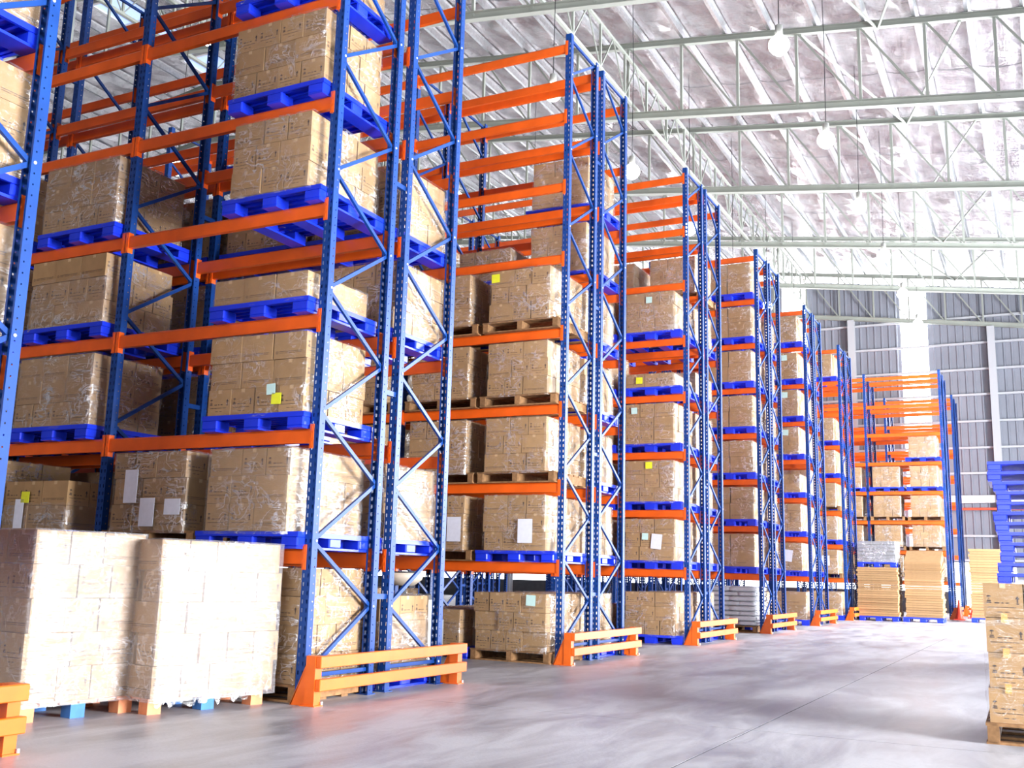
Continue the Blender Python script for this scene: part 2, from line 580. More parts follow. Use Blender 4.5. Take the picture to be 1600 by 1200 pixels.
wm = MB()
for k in range(0, len(edges), 2):
    r = ribbed(edges[k], edges[k + 1], YB)
    wm.add(r.v, r.f)
wall_back = struct('wall_back', wm.mesh('wall_back', 'cladding'), 'grey ribbed sheet metal end wall with light girts', 'wall')
wn = 0
for a, b in STRIPS:
    if a < -40 or b > XR:
        pass
    wn += 1
    r = ribbed(a, b, YB - 0.01)
    lab = 'tall bright translucent daylight sheet in the ribbed end wall'
    lab += {-5: ' above the seventh row', -10: ' above the fifth row end'}.get(int(a + .3 if a > -8 else a + .9), ', hidden by racks')
    w_ = struct('window_%d' % wn, r.mesh('window', 'translucent_sheet'), lab, 'window')
    w_['group'] = 'translucent wall sheets'
gz = [1.47, 2.30, 3.35, 6.09, 7.22, 8.40, 9.60, 10.75, 11.95, 13.15]
for z in gz:
    if z < 1.6:
        for x0, x1 in ((XL, DOOR[0]), (DOOR[1], XR)):
            obj('girt', MB().b6(x0, x1, YB - 0.20, YB - 0.06, z - 0.045, z + 0.045).mesh('girt', 'girt'), wall_back)
        continue
    obj('girt', MB().b6(XL, XR, YB - 0.20, YB - 0.06, z - 0.045, z + 0.045).mesh('girt', 'girt'), wall_back)
for x0, x1 in ((XL, DOOR[0]), (DOOR[1], XR)):
    obj('daylight_block', MB().b6(x0, x1, YB - .1, YB + .1, 0, .92).mesh('daylight_block', 'truck_grey'), wall_back)  # added dark barrier standing in for rack goods, narrows the low daylight strip
obj('wall_beam', MB().b6(XL, XR, YB - 0.34, YB - 0.06, 4.78, 5.10).mesh('wall_beam', 'white_band'), wall_back)
obj('sprinkler_pipe', MB().tube((XL, YB - 0.45, 4.50), (XR, YB - 0.45, 4.50), 0.055).mesh('sprinkler_pipe', 'red_pipe'), wall_back)
cm = MB()
for x0, x1, y0, y1 in ((-.15, .15, -.17, -.15), (-.15, .15, .15, .17), (-.012, .012, -.15, .15)):
    cm.b6(x0, x1, y0, y1, 0, 1)
cm = cm.mesh('wall_column', 'girt')
for k in range(-7, 3):
    x = -1.65 + 5.97 * k
    if XL < x < XR:
        obj('wall_column', cm, wall_back, (x, YB - 0.30, 0), (0, 0, math.pi / 2 * 0), (1, 1, roofz(x, ZB) - 0.1))
# other walls (outside the view, they close the hall and hold the doorways)
m = MB().b6(XL - 0.2, XL, YF, YB, 0, roofz(XL, 14.9))
struct('wall_left', m.mesh('wall_left', 'cladding'), 'grey ribbed side wall of the hall', 'wall')
m = MB()
zt = roofz(XR, 15.0)
for y0, y1, z0, z1 in ((YF, 4.3, 0, zt), (4.3, 9.5, 4.5, zt), (9.5, 24.8, 0, zt), (24.8, 38.2, 9.0, zt), (38.2, YB, 0, zt)):
    m.b6(XR, XR + 0.2, y0, y1, z0, z1)
struct('wall_right', m.mesh('wall_right', 'concrete_wall'), 'pale side wall with open loading doorways', 'wall')
m = MB()
for x0, x1, z0, z1 in ((XL, -4.0, 0, 18.3), (-4.0, 5.0, 7.0, 18.3), (5.0, XR + 0.2, 0, 18.3)):
    m.b6(x0, x1, YF - 0.2, YF, z0, z1)
struct('wall_front', m.mesh('wall_front', 'concrete_wall'), 'pale front wall with an open entrance', 'wall')
# blue roof lights along the ridge
for k in range(11):
    y = 9.0 + 1.9 * k
    f = struct('window_%d' % (20 + k), MB().b6(-0.75, 0.75, -0.62, 0.62, 0, 0.05).mesh('roof_light', 'roof_glass'), 'blue glazed roof light in the line along the ridge', 'window', None, (RIDGE + 1.1, y, roofz(RIDGE + 1.1, ZFOIL) - 0.16))
    f['group'] = 'ridge roof lights'
    m = MB()
    for x0, x1, y0, y1 in ((-.85, -.75, -.72, .72), (.75, .85, -.72, .72), (-.75, .75, -.72, -.62), (-.75, .75, .62, .72)):
        m.b6(x0, x1, y0, y1, -0.04, 0.07)
    obj('window_frame', m.mesh('window_frame', 'white_band'), f)

# ------------------------------------------------------------------ pallet racks
XE = -5.79
BAY = 2.64
LEV = [1.25 + 1.0735 * k for k in range(8)]
HB = 0.065
RH = 8.98
UW, UD = 0.092, 0.080
FD = 1.04


def upright_mesh():
    m = MB()
    h = UW / 2
    pitch = 0.075
    n = int(RH / pitch)

    def perforated(P, us, slots, sh):
        """P maps (u, z); us column limits; slots marks the slotted columns; sh the slot height"""
        for k in range(len(us) - 1):
            u0, u1 = us[k], us[k + 1]
            if k not in slots:
                m.add([P(u0, 0), P(u1, 0), P(u1, RH), P(u0, RH)], [(0, 1, 2, 3)])
            else:
                vs, fs = [], []
                for i in range(n + 1):
                    z0 = 0 if i == 0 else i * pitch - pitch / 2 + sh / 2
                    z1 = RH if i == n else (i + 1) * pitch - pitch / 2 - sh / 2
                    o = len(vs)
                    vs += [P(u0, z0), P(u1, z0), P(u1, z1), P(u0, z1)]
                    fs.append((o, o + 1, o + 2, o + 3))
                m.add(vs, fs)
    perforated(lambda u, z: (u, 0, z), [-h, -0.030, -0.018, 0.018, 0.030, h], (1, 3), 0.034)
    for s in (-1, 1):
        perforated(lambda u, z: (s * h, u, z), [0, 0.046, 0.056, UD], (1,), 0.012)
        m.add([(s * h, UD, 0), (s * (h - 0.018), UD, 0), (s * (h - 0.018), UD, RH), (s * h, UD, RH)], [(0, 1, 2, 3)])
    # small step along the flange edge
    return m.mesh('upright', 'blue_steel')


UP = upright_mesh()
FOOT = MB().b6(-0.065, 0.065, -0.02, 0.11, 0, 0.008).mesh('foot_plate', 'blue_steel')
bl = BAY - UW
bp = [(-.025, -HB), (.025, -HB), (.025, HB - .012), (.014, HB), (-.012, HB), (-.025, HB - .02)]
BEAM = MB().prism(bp, 'x', -bl / 2, bl / 2).mesh('beam', 'orange_steel')


def connector_mesh(s):
    m = MB()
    m.b6(min(0, s * .005), max(0, s * .005), -0.030, 0.035, -0.115, 0.105)
    x0, x1 = sorted((-s * 0.002, s * 0.041))
    m.b6(x0, x1, -0.034, -0.028, -0.115, 0.105)
    for z in (-0.075, 0.0, 0.065):
        m.b6((x0 + x1) / 2 - 0.006, (x0 + x1) / 2 + 0.006, -0.037, -0.033, z - 0.02, z + 0.02)
    return m.mesh('connector', 'orange_steel')


CON_R, CON_L = connector_mesh(1), connector_mesh(-1)
fy0, fy1 = 0.055, FD - 0.055
BR_UP = MB().bar((0, fy0, 0), (0, fy1, 0.58), 0.028, 0.036).mesh('brace', 'blue_steel')
BR_DN = MB().bar((0, fy0, 0.58), (0, fy1, 0), 0.028, 0.036).mesh('brace', 'blue_steel')
BR_H = MB().bar((0, fy0, 0), (0, fy1, 0), 0.028, 0.036).mesh('brace', 'blue_steel')
BOLT = MB().tube((0.030, 0, 0), (0.052, 0, 0), 0.011, seg=8).mesh('bolt', 'white_band')
SPACER = MB().b6(-0.02, 0.02, -0.099, 0.099, -0.025, 0.025).mesh('row_spacer', 'blue_steel')

ORD = ['ground', 'first', 'second', 'third', 'fourth', 'fifth', 'sixth', 'seventh', 'eighth']
ROWNAME = ['cropped', 'first', 'second', 'third', 'fourth', 'fifth', 'sixth', 'seventh', 'eighth']
ROW_Y = [1.98, 7.34, 12.68, 18.18, 23.65, 29.2, 34.7, 40.1, 45.7]
ROW_XE = [XE] * 7 + [-3.15, -3.15]
ROW_BAYS = [2, 6, 6, 5, 4, 4, 4, 5, 5]
GAP = 0.20


def make_rack(row, side, bays, detail):
    y0 = ROW_Y[row] + (0 if side == 'f' else FD + GAP)
    xe = ROW_XE[row]
    nm = 'front' if side == 'f' else 'rear'
    t = thing('pallet_rack', 'blue and orange steel pallet rack, %s rack of the %s row' % (nm, ROWNAME[row]), 'pallet rack', (xe, y0, 0), 0, 'pallet racks')
    for i in range(bays + 1):
        x = -i * BAY
        u = obj('upright', UP, t, (x, 0, 0))
        if detail and i == 0:
            obj('foot_plate', FOOT, u)
        v = obj('upright', UP, t, (x, FD, 0), (0, 0, math.pi))
        if detail and i == 0:
            obj('foot_plate', FOOT, v)
        obj('brace', BR_H, t, (x, 0, 0.23))
        obj('brace', BR_H, t, (x, 0, RH - 0.06))
        up = side == 'f'
        for k in range(15):
            obj('brace', BR_UP if up else BR_DN, t, (x, 0, 0.23 + 0.58 * k))
            up = not up
        if i == 0 and row < 5:
            for k in range(16):
                fr = (k % 2 == 0) == (side == 'f')
                obj('bolt', BOLT, t, (0, (0.055 if fr else FD - 0.055), 0.23 + 0.58 * k))
        if side == 'f' and i < 4:
            for z in (0.9, 2.9, 5.1, 7.4):
                obj('row_spacer', SPACER, t, (x, FD + GAP / 2, z))
    for i in range(bays):
        xc = -i * BAY - BAY / 2
        for z in LEV:
            for yy, flip in ((-0.002 + 0.025, 0), (FD - 0.023, 1)):
                b = obj('beam', BEAM, t, (xc, yy, z), (0, 0, math.pi if flip else 0))
                if row <= 3 and i < 3:
                    s = 1 if not flip else -1
                    obj('connector', CON_R, b, (bl / 2, 0, 0))
                    obj('connector', CON_L, b, (-bl / 2, 0, 0))
    return t


for r in range(9):
    for sd in 'fb':
        if r == 0 and sd == 'f':
            continue
        make_rack(r, sd, ROW_BAYS[r], r < 4)


def guard(row):
    y0 = ROW_Y[row] - 0.07
    L = 2.52
    t = thing('rack_guard', 'orange two-rail floor guard at the aisle end of the %s row' % ROWNAME[row], 'rack guard', (ROW_XE[row] + 0.16, y0, 0), 0, 'orange rack end guards')
    for k, yy in enumerate((0.05, L - 0.06)):
        m = MB()
        m.b6(-0.05, 0.05, yy - 0.045, yy + 0.045, 0, 0.415)
        m.b6(-0.09, 0.07, yy - 0.06, yy + 0.06, 0, 0.01)
        p = obj('post', m.mesh('post', 'guard_orange'), t)
        g = MB().prism([(-0.05, 0.33), (-0.05, 0.0), (-0.21, 0.0), (-0.17, 0.0)][:3], 'y', yy - 0.035, yy - 0.025)
        g.prism([(-0.05, 0.33), (-0.05, 0.0), (-0.21, 0.0)], 'y', yy + 0.025, yy + 0.035)
        g.bar((-0.205, yy, 0.0), (-0.055, yy, 0.33), 0.07, 0.012)
        obj('gusset', g.mesh('gusset', 'guard_orange'), p)
        obj('anchor_bolt', MB().tube((0.062, yy + 0.052, 0.01), (0.062, yy + 0.052, 0.035), 0.011, seg=8).mesh('anchor_bolt', 'galvanised'), p)
    for z in (0.365, 0.175):
        obj('rail', MB().b6(0.05, 0.105, 0.01, L, z - 0.05, z + 0.05).mesh('rail', 'guard_orange', bevel=0.006), t)
    return t


for r in range(9):
    guard(r)

# ------------------------------------------------------------------ pallets
PH = 0.15
dk = MB().b6(-.60, .60, -.55, .55, .132, PH)
for k in range(11):
    y = -0.5 + k * 0.1
    dk.b6(-.58, .58, y - .012, y + .012, .108, .132)
for x0, x1, y0, y1 in ((-.6, .6, -.55, -.525), (-.6, .6, .525, .55), (-.6, -.575, -.525, .525), (.575, .6, -.525, .525)):
    dk.b6(x0, x1, y0, y1, .105, .132)
P_DECK = dk.mesh('deck', 'blue_plastic')
P_BLOCK = MB().b6(-.095, .095, -.09, .09, .018, .11).mesh('block', 'blue_plastic', bevel=0.012)
P_RUN = MB().b6(-.085, .085, -.55, .55, 0, .020).mesh('runner', 'blue_plastic')
sm = MB()
for src in (dk,):
    sm.add(src.v, src.f)
for bx in (-.505, 0, .505):
    sm.b6(bx - .085, bx + .085, -.55, .55, 0, .02)
    for by in (-.46, 0, .46):
        sm.b6(bx - .095, bx + .095, by - .09, by + .09, .018, .11)
P_ONE = sm.mesh('plastic_pallet', 'blue_plastic')

W_BOARD = MB().b6(-.60, .60, -.06, .06, 0, .020).mesh('deck_board', 'pallet_wood')
W_STR = MB().b6(-.04, .04, -.55, .55, .018, .130).mesh('stringer', 'pallet_wood')
wm1 = MB()
for k in range(7):
    wm1.b6(-.6, .6, -.49 + k * .1633 - .06, -.49 + k * .1633 + .06, .13, .15)
for k in range(4):
    y = -.49 + k * .3267
    wm1.b6(-.6, .6, y - .05, y + .05, 0, .018)
for x in (-.55, 0, .55):
    wm1.b6(x - .04, x + .04, -.55, .55, .018, .13)
W_ONE = wm1.mesh('wooden_pallet', 'pallet_wood')


def pallet(kind, loc, label, rz=0.0, parts=True, group='pallets in the racks'):
    if kind == 'blue':
        if not parts:
            return tag(obj('plastic_pallet', P_ONE, None, loc, (0, 0, rz)), label, 'pallet', group)
        t = thing('plastic_pallet', label, 'pallet', loc, rz, group)
        obj('deck', P_DECK, t)
        for x in (-.505, 0, .505):
            obj('runner', P_RUN, t, (x, 0, 0))
            for y in (-.46, 0, .46):
                obj('block', P_BLOCK, t, (x, y, 0))
        return t
    if not parts:
        return tag(obj('wooden_pallet', W_ONE, None, loc, (0, 0, rz)), label, 'pallet', group)
    t = thing('wooden_pallet', label, 'pallet', loc, rz, group)
    for k in range(7):
        obj('deck_board', W_BOARD, t, (0, -.49 + k * .1633, .13))
    for k in range(4):
        obj('bottom_board', W_BOARD, t, (0, -.49 + k * .3267, 0), (0, 0, 0), (1, .83, .9))
    for x in (-.55, 0, .55):
        obj('stringer', W_STR, t, (x, 0, 0))
    return t


# ------------------------------------------------------------------ cartons and loads
def carton_mesh(name, a, b, h, big=False):
    """long axis on x; printed marks are flat ink shapes lying on the board"""
    m = MB()
    m.box((0, 0, h / 2), (a, b, h))
    e = 0.0012
    # flap seam and tape on top
    m.add([(-a / 2, -0.025, h + e), (a / 2, -0.025, h + e), (a / 2, 0.025, h + e), (-a / 2, 0.025, h + e)], [(0, 1, 2, 3)], 2)

    def face(P, w, long):
        def poly(pts, mi=1):
            m.add([P(*p) for p in pts], [tuple(range(len(pts)))], mi)

        def rect(u0, u1, z0, z1, mi=1):
            poly([(u0, z0), (u1, z0), (u1, z1), (u0, z1)], mi)
        rect(-0.022, 0.022, h * 0.86, h, 2)
        if not long:
            # umbrella
            cu, cz, r = -w * 0.36, h * 0.60, 0.016
            poly([(cu + r * math.cos(t * math.pi / 6), cz + r * 0.75 * math.sin(t * math.pi / 6)) for t in range(7)])
            rect(cu - 0.0018, cu + 0.0018, cz - 0.020, cz)
            for k, ww in enumerate((0.028, 0.034)):
                rect(cu - ww / 2, cu + ww / 2, cz - 0.034 - k * 0.013, cz - 0.025 - k * 0.013)
            # arrow
            cu = w * 0.36
            poly([(cu - 0.005, h * .44), (cu + 0.005, h * .44), (cu + 0.005, h * .54), (cu + .015, h * .54), (cu, h * .64), (cu - .015, h * .54), (cu - .005, h * .54)])
            rect(cu - 0.010, cu + 0.010, h * .39, h * .42)
            # line of print, then two thinner ones
            u = -w * 0.22
            for ww in (0.034, 0.018, 0.026):
                rect(u, u + ww, h * .41, h * .44)
                u += ww + 0.014
            u = -w * 0.40
            for ww in (0.05, 0.03, 0.06, 0.045):
                if u + ww < w * 0.42:
                    rect(u, u + ww, h * .285, h * .305)
                u += ww + 0.006
            rect(-w * .16, -w * .03, h * .15, h * .17)
            rect(w * .03, w * .14, h * .15, h * .17)
        else:
            # ring in a frame and lines of print
            cu, cz = -w * 0.40, h * 0.24
            for k in range(10):
                t0, t1 = 2 * math.pi * k / 10, 2 * math.pi * (k + 1) / 10
                poly([(cu + .009 * math.cos(t0), cz + .009 * math.sin(t0)), (cu + .014 * math.cos(t0), cz + .014 * math.sin(t0)), (cu + .014 * math.cos(t1), cz + .014 * math.sin(t1)), (cu + .009 * math.cos(t1), cz + .009 * math.sin(t1))])
            u = -w * 0.32
            for ww in (0.06, 0.09, 0.03, 0.07):
                if u + ww < w * .46:
                    rect(u, u + ww, cz + .006, cz + .011)
                    rect(u, u + ww * .9, cz - .008, cz - .004)
                u += ww + .007
    for s in (-1, 1):
        face(lambda u, z, s=s: (u * -s, s * (b / 2 + e), z), a, True)
        face(lambda u, z, s=s: (s * (a / 2 + e), u * s, z), b, big)
    return m.mesh(name, ['kraft', 'ink', 'kraft_tape'])


FAM = {'S': (0.380, 0.283, 0.250), 'T': (0.370, 0.240, 0.250), 'G': (0.55, 0.50, 0.37), 'R': (0.38, 0.285, 0.258), 'H': (0.40, 0.26, 0.243)}
CART = {k: carton_mesh('carton', *v, big=(k == 'G')) for k, v in FAM.items()}


def layer(kind, fam):
    """footprints (cx, cy, turn) of one layer; turn 1 = long axis along y"""
    a, b, _ = FAM[fam]
    out = []
    if kind in ('A', 'B'):          # front row narrow faces (A) or long faces (B)
        rows = [('n', a), ('l', b), ('l', b)] if kind == 'A' else [('l', b), ('l', b), ('n', a)]
        D = a + 2 * b
        y = -D / 2
        Wd = 4 * b
        for k, d in rows:
            n, w = (4, b) if k == 'n' else (3, a)
            st = Wd / n
            for i in range(n):
                if k == 'l' and 0 < i < 2 and -D / 2 + 0.01 < y and y + d < D / 2 - 0.01:
                    continue
                out.append((-Wd / 2 + st * (i + .5), y + d / 2, 1 if k == 'n' else 0))
            y += d
        return out, Wd, D
    if kind in ('C', 'D', 'E', 'F'):  # columns: C long+2 narrow, D mirrored; E 3 narrow + long, F mirrored
        nn = 2 if kind in 'CD' else 3
        cols_ = [('l', a)] + [('n', b)] * nn
        if kind in 'DE':
            cols_ = cols_[::-1]
        Wd = a + nn * b
        D = 3 * a
        x = -Wd / 2
        for ci, (k, w) in enumerate(cols_):
            n = 4 if k == 'l' else 3
            st = D / n
            for i in range(n):
                if 0 < ci < len(cols_) - 1 and 0 < i < n - 1:
                    continue
                out.append((x + w / 2, -D / 2 + st * (i + .5), 0 if k == 'l' else 1))
            x += w
        return out, Wd, D
    if kind == 'Q':                 # four large cartons
        return [(sx * a / 2, sy * b / 2, 0) for sx in (-1, 1) for sy in (-1, 1)], 2 * a, 2 * b


FILM = {}


def film_mesh(w, d, h, mat, variant, taper=0.0):
    key = (round(w, 2), round(d, 2), round(h, 2), mat, variant, taper)
    if key in FILM:
        return FILM[key]
    rg = random.Random(hash(key) & 0xffff if False else int(w * 1000 + d * 3000 + h * 7000 + variant * 131))
    r = 0.03
    per = []
    for cx, cy, a0 in ((w / 2 - r, -d / 2 + r, -90), (w / 2 - r, d / 2 - r, 0), (-w / 2 + r, d / 2 - r, 90), (-w / 2 + r, -d / 2 + r, 180)):
        for k in range(3):
            t = math.radians(a0 + 45 * k)
            per.append((cx + r * math.cos(t), cy + r * math.sin(t), math.cos(t), math.sin(t)))
    full = []
    for i in range(len(per)):
        p, q = per[i], per[(i + 1) % len(per)]
        L = math.hypot(q[0] - p[0], q[1] - p[1])
        n = 7 if L > 0.2 else 1
        for k in range(n):
            t = k / n
            full.append(tuple(p[j] * (1 - t) + q[j] * t for j in range(4)))
    n = len(full)
    NZ = max(6, int(h / 0.07))
    vs, fs = [], []
    ph = [rg.uniform(0, 6.28) for _ in range(4)]
    for k in range(NZ + 1):
        z = -0.03 + (h + 0.036) * k / NZ
        for i, (x, y, nx, ny) in enumerate(full):
            off = 0.010 + 0.006 * math.sin(5 * z * 6 + ph[0] + i * .7) * math.sin(i * 1.3 + ph[1]) + rg.uniform(-0.003, 0.004)
            s = 1.0 - taper * max(0.0, (z / h - 0.45))
            vs.append(((x + nx * off) * s, (y + ny * off) * s, z))
    for k in range(NZ):
        for i in range(n):
            j = (i + 1) % n
            fs.append((k * n + i, k * n + j, (k + 1) * n + j, (k + 1) * n + i))
    base = NZ * n
    o = len(vs)
    for (x, y, nx, ny) in full:
        vs.append((x * 0.72, y * 0.72, h + 0.010 + rg.uniform(0, 0.006)))
    for i in range(n):
        j = (i + 1) % n
        fs.append((base + i, base + j, o + j, o + i))
    fs.append(tuple(range(o, o + n)))
    FILM[key] = MB().add(vs, fs).mesh('stretch_film', mat, smooth=True)
    return FILM[key]


def load(loc, layers, fam, label, film='film_medium', notes=(), rz=0.0, group='wrapped carton loads', turn90=False, jitter=1.0, taper=0.0, sy=1.0):
    """layers: string of layer kinds from the bottom up"""
    t = thing('wrapped_load', label, 'carton load', loc, rz, group)
    h = FAM[fam][2]
    z = 0.0
    Wm = Dm = 0
    off = rz and 0
    for li, k in enumerate(layers):
        fp, wd, dd = layer(k, fam)
        Wm, Dm = max(Wm, wd), max(Dm, dd)
        jx, jy = RNG.uniform(-.012, .012) * jitter, RNG.uniform(-.012, .012) * jitter
        for cx, cy, tn in fp:
            x, y, rot = cx + jx + RNG.uniform(-.004, .004), cy + jy + RNG.uniform(-.005, .005), tn * math.pi / 2 + RNG.uniform(-.018, .018) * jitter
            if turn90:
                x, y, rot = -y, x, rot + math.pi / 2
            if RNG.random() < 0.5:
                rot += math.pi
            obj('carton', CART[fam], t, (x, y, z), (0, 0, rot), (RNG.uniform(.955, .975), RNG.uniform(.955, .975), .985))
        z += h
    if turn90:
        Wm, Dm = Dm, Wm
    if film:
        obj('stretch_film', film_mesh(Wm + .012, Dm + .012, z, film, RNG.randrange(3), taper), t)
    for nt_ in notes:
        nm, mt, face, u, zz, w, hh = nt_[:7]
        til = nt_[7] if len(nt_) > 7 else RNG.uniform(-.06, .06)
        pm_ = MB().b6(-w / 2, w / 2, -0.001, 0.001, -hh / 2, hh / 2).mesh(nm, mt)
        if face == 'front':
            obj(nm, pm_, t, (u * Wm, -Dm / 2 - 0.03, zz), (0, til, 0))
        else:
            obj(nm, pm_, t, (Wm / 2 + 0.03, u * Dm, zz), (til, 0, math.pi / 2))
    return t


BN = ['end', 'second', 'third', 'fourth', 'fifth']
NUM = {1: 'single-layer', 2: 'two-layer', 3: 'three-layer', 4: 'four-layer', 5: 'five-layer', 6: 'six-layer'}


def slot(row, side, bay, pos, lev, pal, layers, fam='S', film='film_medium', notes=(), look=None, dx=0.0, dy=0.0, taper=0.0, rz=None):
    xe = ROW_XE[row] - bay * BAY
    x = xe - (0.67 if pos == 0 else 1.965) + dx
    y0 = ROW_Y[row] + (0 if side == 'f' else FD + GAP)
    y = y0 - 0.10 + 0.55 + dy + (0.10 if side == 'b' else 0)
    z = 0.0 if lev == 0 else LEV[lev - 1] + HB
    where = '%s%s, %s bay %s place, %s rack of %s row' % (ORD[lev], ' beam level' if lev else ' level', BN[bay], 'outer' if pos == 0 else 'inner', 'front' if side == 'f' else 'rear', ROWNAME[row])
    r = RNG.uniform(-.012, .012) if rz is None else rz
    pallet(pal, (x, y, z), ('blue plastic pallet, ' if pal == 'blue' else 'brown wooden pallet, ') + where, r, parts=(row <= 2))
    if not layers:
        return
    a, b, h = FAM[fam]
    _, wd, dd = layer(layers[0], fam)
    yy = y - (0.55 - dd / 2 - 0.02) if side == 'f' and dd < 1.1 else y
    lk = look or (NUM[len(layers)] + ' wrapped')
    load((x, yy, z + PH + 0.002), layers, fam, '%s load, %s' % (lk, where), film, notes, r, taper=taper)


Yn = lambda u, z, s=.09: ('note', 'yellow_note', 'front', u, z, s, s * .95)
Gn = lambda u, z, s=.09: ('note', 'mint_note', 'front', u, z, s, s)
Pp = lambda u, z, w=.21, h=.29, f='front', t=0.0: ('paper_sheet', 'paper', f, u, z, w, h, t)

# cropped row at the picture edge, rear rack
for lv in range(1, 8):
    slot(0, 'b', 0, 0, lv, 'blue', 'BAB', 'S', 'film_heavy' if lv in (2, 4) else 'film_medium')
# first row, front rack
slot(1, 'f', 0, 0, 0, 'wood', 'ABAB', 'S', 'film_light', dx=.02, dy=.12)
slot(1, 'f', 0, 0, 1, 'blue', 'DDC', 'S', 'film_heavy', dx=.03)
slot(1, 'f', 0, 0, 2, 'blue', 'ABB', 'S', 'film_light', [Gn(.19, .215, .10), Yn(.25, .125, .11)], look='mint-and-yellow-noted')
slot(1, 'f', 0, 0, 3, 'blue', 'B', 'S', 'film_medium', dx=-.02)
slot(1, 'f', 0, 0, 4, 'blue', 'CDC', 'S', 'film_medium', dx=.03)
slot(1, 'f', 0, 0, 5, 'blue', 'ABA', 'S', 'film_medium')
slot(1, 'f', 0, 0, 6, 'blue', 'BAB', 'S', 'film_medium')
slot(1, 'f', 0, 1, 1, 'wood', 'DCD', 'S', 'film_medium', [Pp(-.22, .42, .17, .32), Pp(.03, .17, .19, .27), Pp(.37, .22, .2, .15), Pp(-.1, .42, .17, .16, 'side')], look='paper-covered', dx=.1)
slot(1, 'f', 1, 0, 1, 'blue', 'CD', 'S', 'film_heavy', [Yn(-.12, .33, .12), Pp(-.2, .16, .13, .30)], look='sagging yellow-noted', dx=-.15, taper=.35)
slot(1, 'f', 1, 0, 2, 'blue', 'ABB', 'S', 'film_heavy', dx=-.1)
slot(1, 'f', 1, 0, 3, 'blue', 'BAB', 'S', 'film_heavy', dx=-.05, taper=.12)
slot(1, 'f', 1, 0, 4, 'blue', 'ABB', 'S', 'film_heavy', dx=.0)
for lv in (1, 2, 3, 4):
    slot(1, 'f', 1, 1, lv, 'blue', 'BAB', 'S', 'film_medium', dx=-.12)
    slot(1, 'f', 2, 0, lv, 'blue', 'ABA', 'S', 'film_medium')
# first row, rear rack
slot(1, 'b', 0, 0, 0, 'blue', 'ABA', 'S', 'film_heavy', taper=.15)
slot(1, 'b', 0, 0, 1, 'blue', 'ABB', 'S', 'film_heavy')
slot(1, 'b', 0, 0, 3, 'blue', 'ABA', 'S', 'film_medium')
slot(1, 'b', 0, 0, 4, 'blue', 'BAB', 'S', 'film_medium')
slot(1, 'b', 0, 1, 0, 'wood', 'ABA', 'S', 'film_medium')
for lv in (1, 2, 3, 4, 5, 6):
    slot(1, 'b', 0, 1, lv, 'blue', 'BAB' if lv % 2 else 'ABA', 'S', 'film_medium', dx=.05)
for lv in (1, 2, 3, 4):
    slot(1, 'b', 1, 0, lv, 'blue', 'ABA', 'S', 'film_heavy')
    slot(1, 'b', 1, 1, lv, 'blue', 'BAB', 'S', 'film_medium')
# second row, front rack
slot(2, 'f', 0, 0, 0, 'wood', 'EFE', 'T', 'film_light', [Gn(.30, .66, .14)], look='mint-noted')
slot(2, 'f', 0, 0, 1, 'blue', 'DCC', 'S', 'film_light', [Pp(.20, .26, .22, .32)], look='paper-sheeted', dx=.03)
slot(2, 'f', 0, 0, 2, 'wood', 'CDC', 'S', 'film_light', dx=.02)
slot(2, 'f', 0, 0, 3, 'wood', 'DCD', 'S', 'film_light', dx=.02)
slot(2, 'f', 0, 0, 4, 'wood', 'CDC', 'S', 'film_medium', [Yn(-.40, .63, .13)], look='yellow-noted', dx=.03)
slot(2, 'f', 0, 1, 0, 'blue', 'CD', 'S', 'film_light', dx=.05)
slot(2, 'f', 0, 1, 1, 'wood', 'CDC', 'S', 'film_light', [Pp(.35, .28, .22, .34)], look='paper-sheeted', dx=.06)
slot(2, 'f', 0, 1, 2, 'wood', 'DCD', 'S', 'film_medium', dx=.05)
slot(2, 'f', 0, 1, 3, 'wood', 'CDC', 'S', 'film_light', dx=.05)
slot(2, 'f', 0, 1, 4, 'wood', 'DCD', 'S', 'film_medium', dx=.05)
for lv in (1, 2, 3, 4):
    slot(2, 'f', 1, 0, lv, 'wood', 'CDC', 'S', 'film_light')
slot(2, 'f', 1, 0, 0, 'blue', 'CDC', 'S', 'film_light')
# second row, rear rack
for lv in range(0, 7):
    slot(2, 'b', 0, 0, lv, 'blue', {5: 'CDC', 6: 'CDC'}.get(lv, 'DCD'), 'S', 'film_heavy' if lv > 3 else 'film_medium', taper=.1 if lv == 6 else 0)
slot(2, 'b', 0, 1, 5, 'blue', 'CD', 'S', 'film_heavy')
slot(2, 'b', 0, 1, 4, 'blue', 'CDC', 'S', 'film_medium')
slot(2, 'b', 0, 1, 0, 'blue', 'CD', 'S', 'film_medium')
slot(2, 'b', 1, 0, 5, 'blue', 'CDC', 'S', 'film_medium')
# third row, front rack
slot(3, 'f', 0, 0, 0, 'blue', 'CDD', 'S', 'film_light')
slot(3, 'f', 0, 0, 1, 'blue', 'DDD', 'S', 'film_light', [Gn(-.08, .43, .12), Pp(.15, .34, .2, .27, 'front', .1)], look='mint-noted paper-sheeted')
slot(3, 'f', 0, 0, 2, 'blue', 'DCC', 'S', 'film_medium', [Yn(.0, .66, .13)], look='yellow-noted')
slot(3, 'f', 0, 0, 3, 'blue', 'DDD', 'S', 'film_light', [Gn(-.30, .62, .12)], look='mint-noted')
slot(3, 'f', 0, 0, 4, 'blue', 'C', 'S', 'film_medium', [Yn(-.2, .12, .13)], look='low yellow-noted')
slot(3, 'f', 0, 0, 5, 'blue', 'DDC', 'S', 'film_heavy', [Gn(.0, .6, .12)], look='mint-noted')
for lv in (0, 1, 2, 3, 4, 5):
    slot(3, 'f', 0, 1, lv, 'blue', 'DC' if lv == 0 else 'DCD', 'S', 'film_medium')
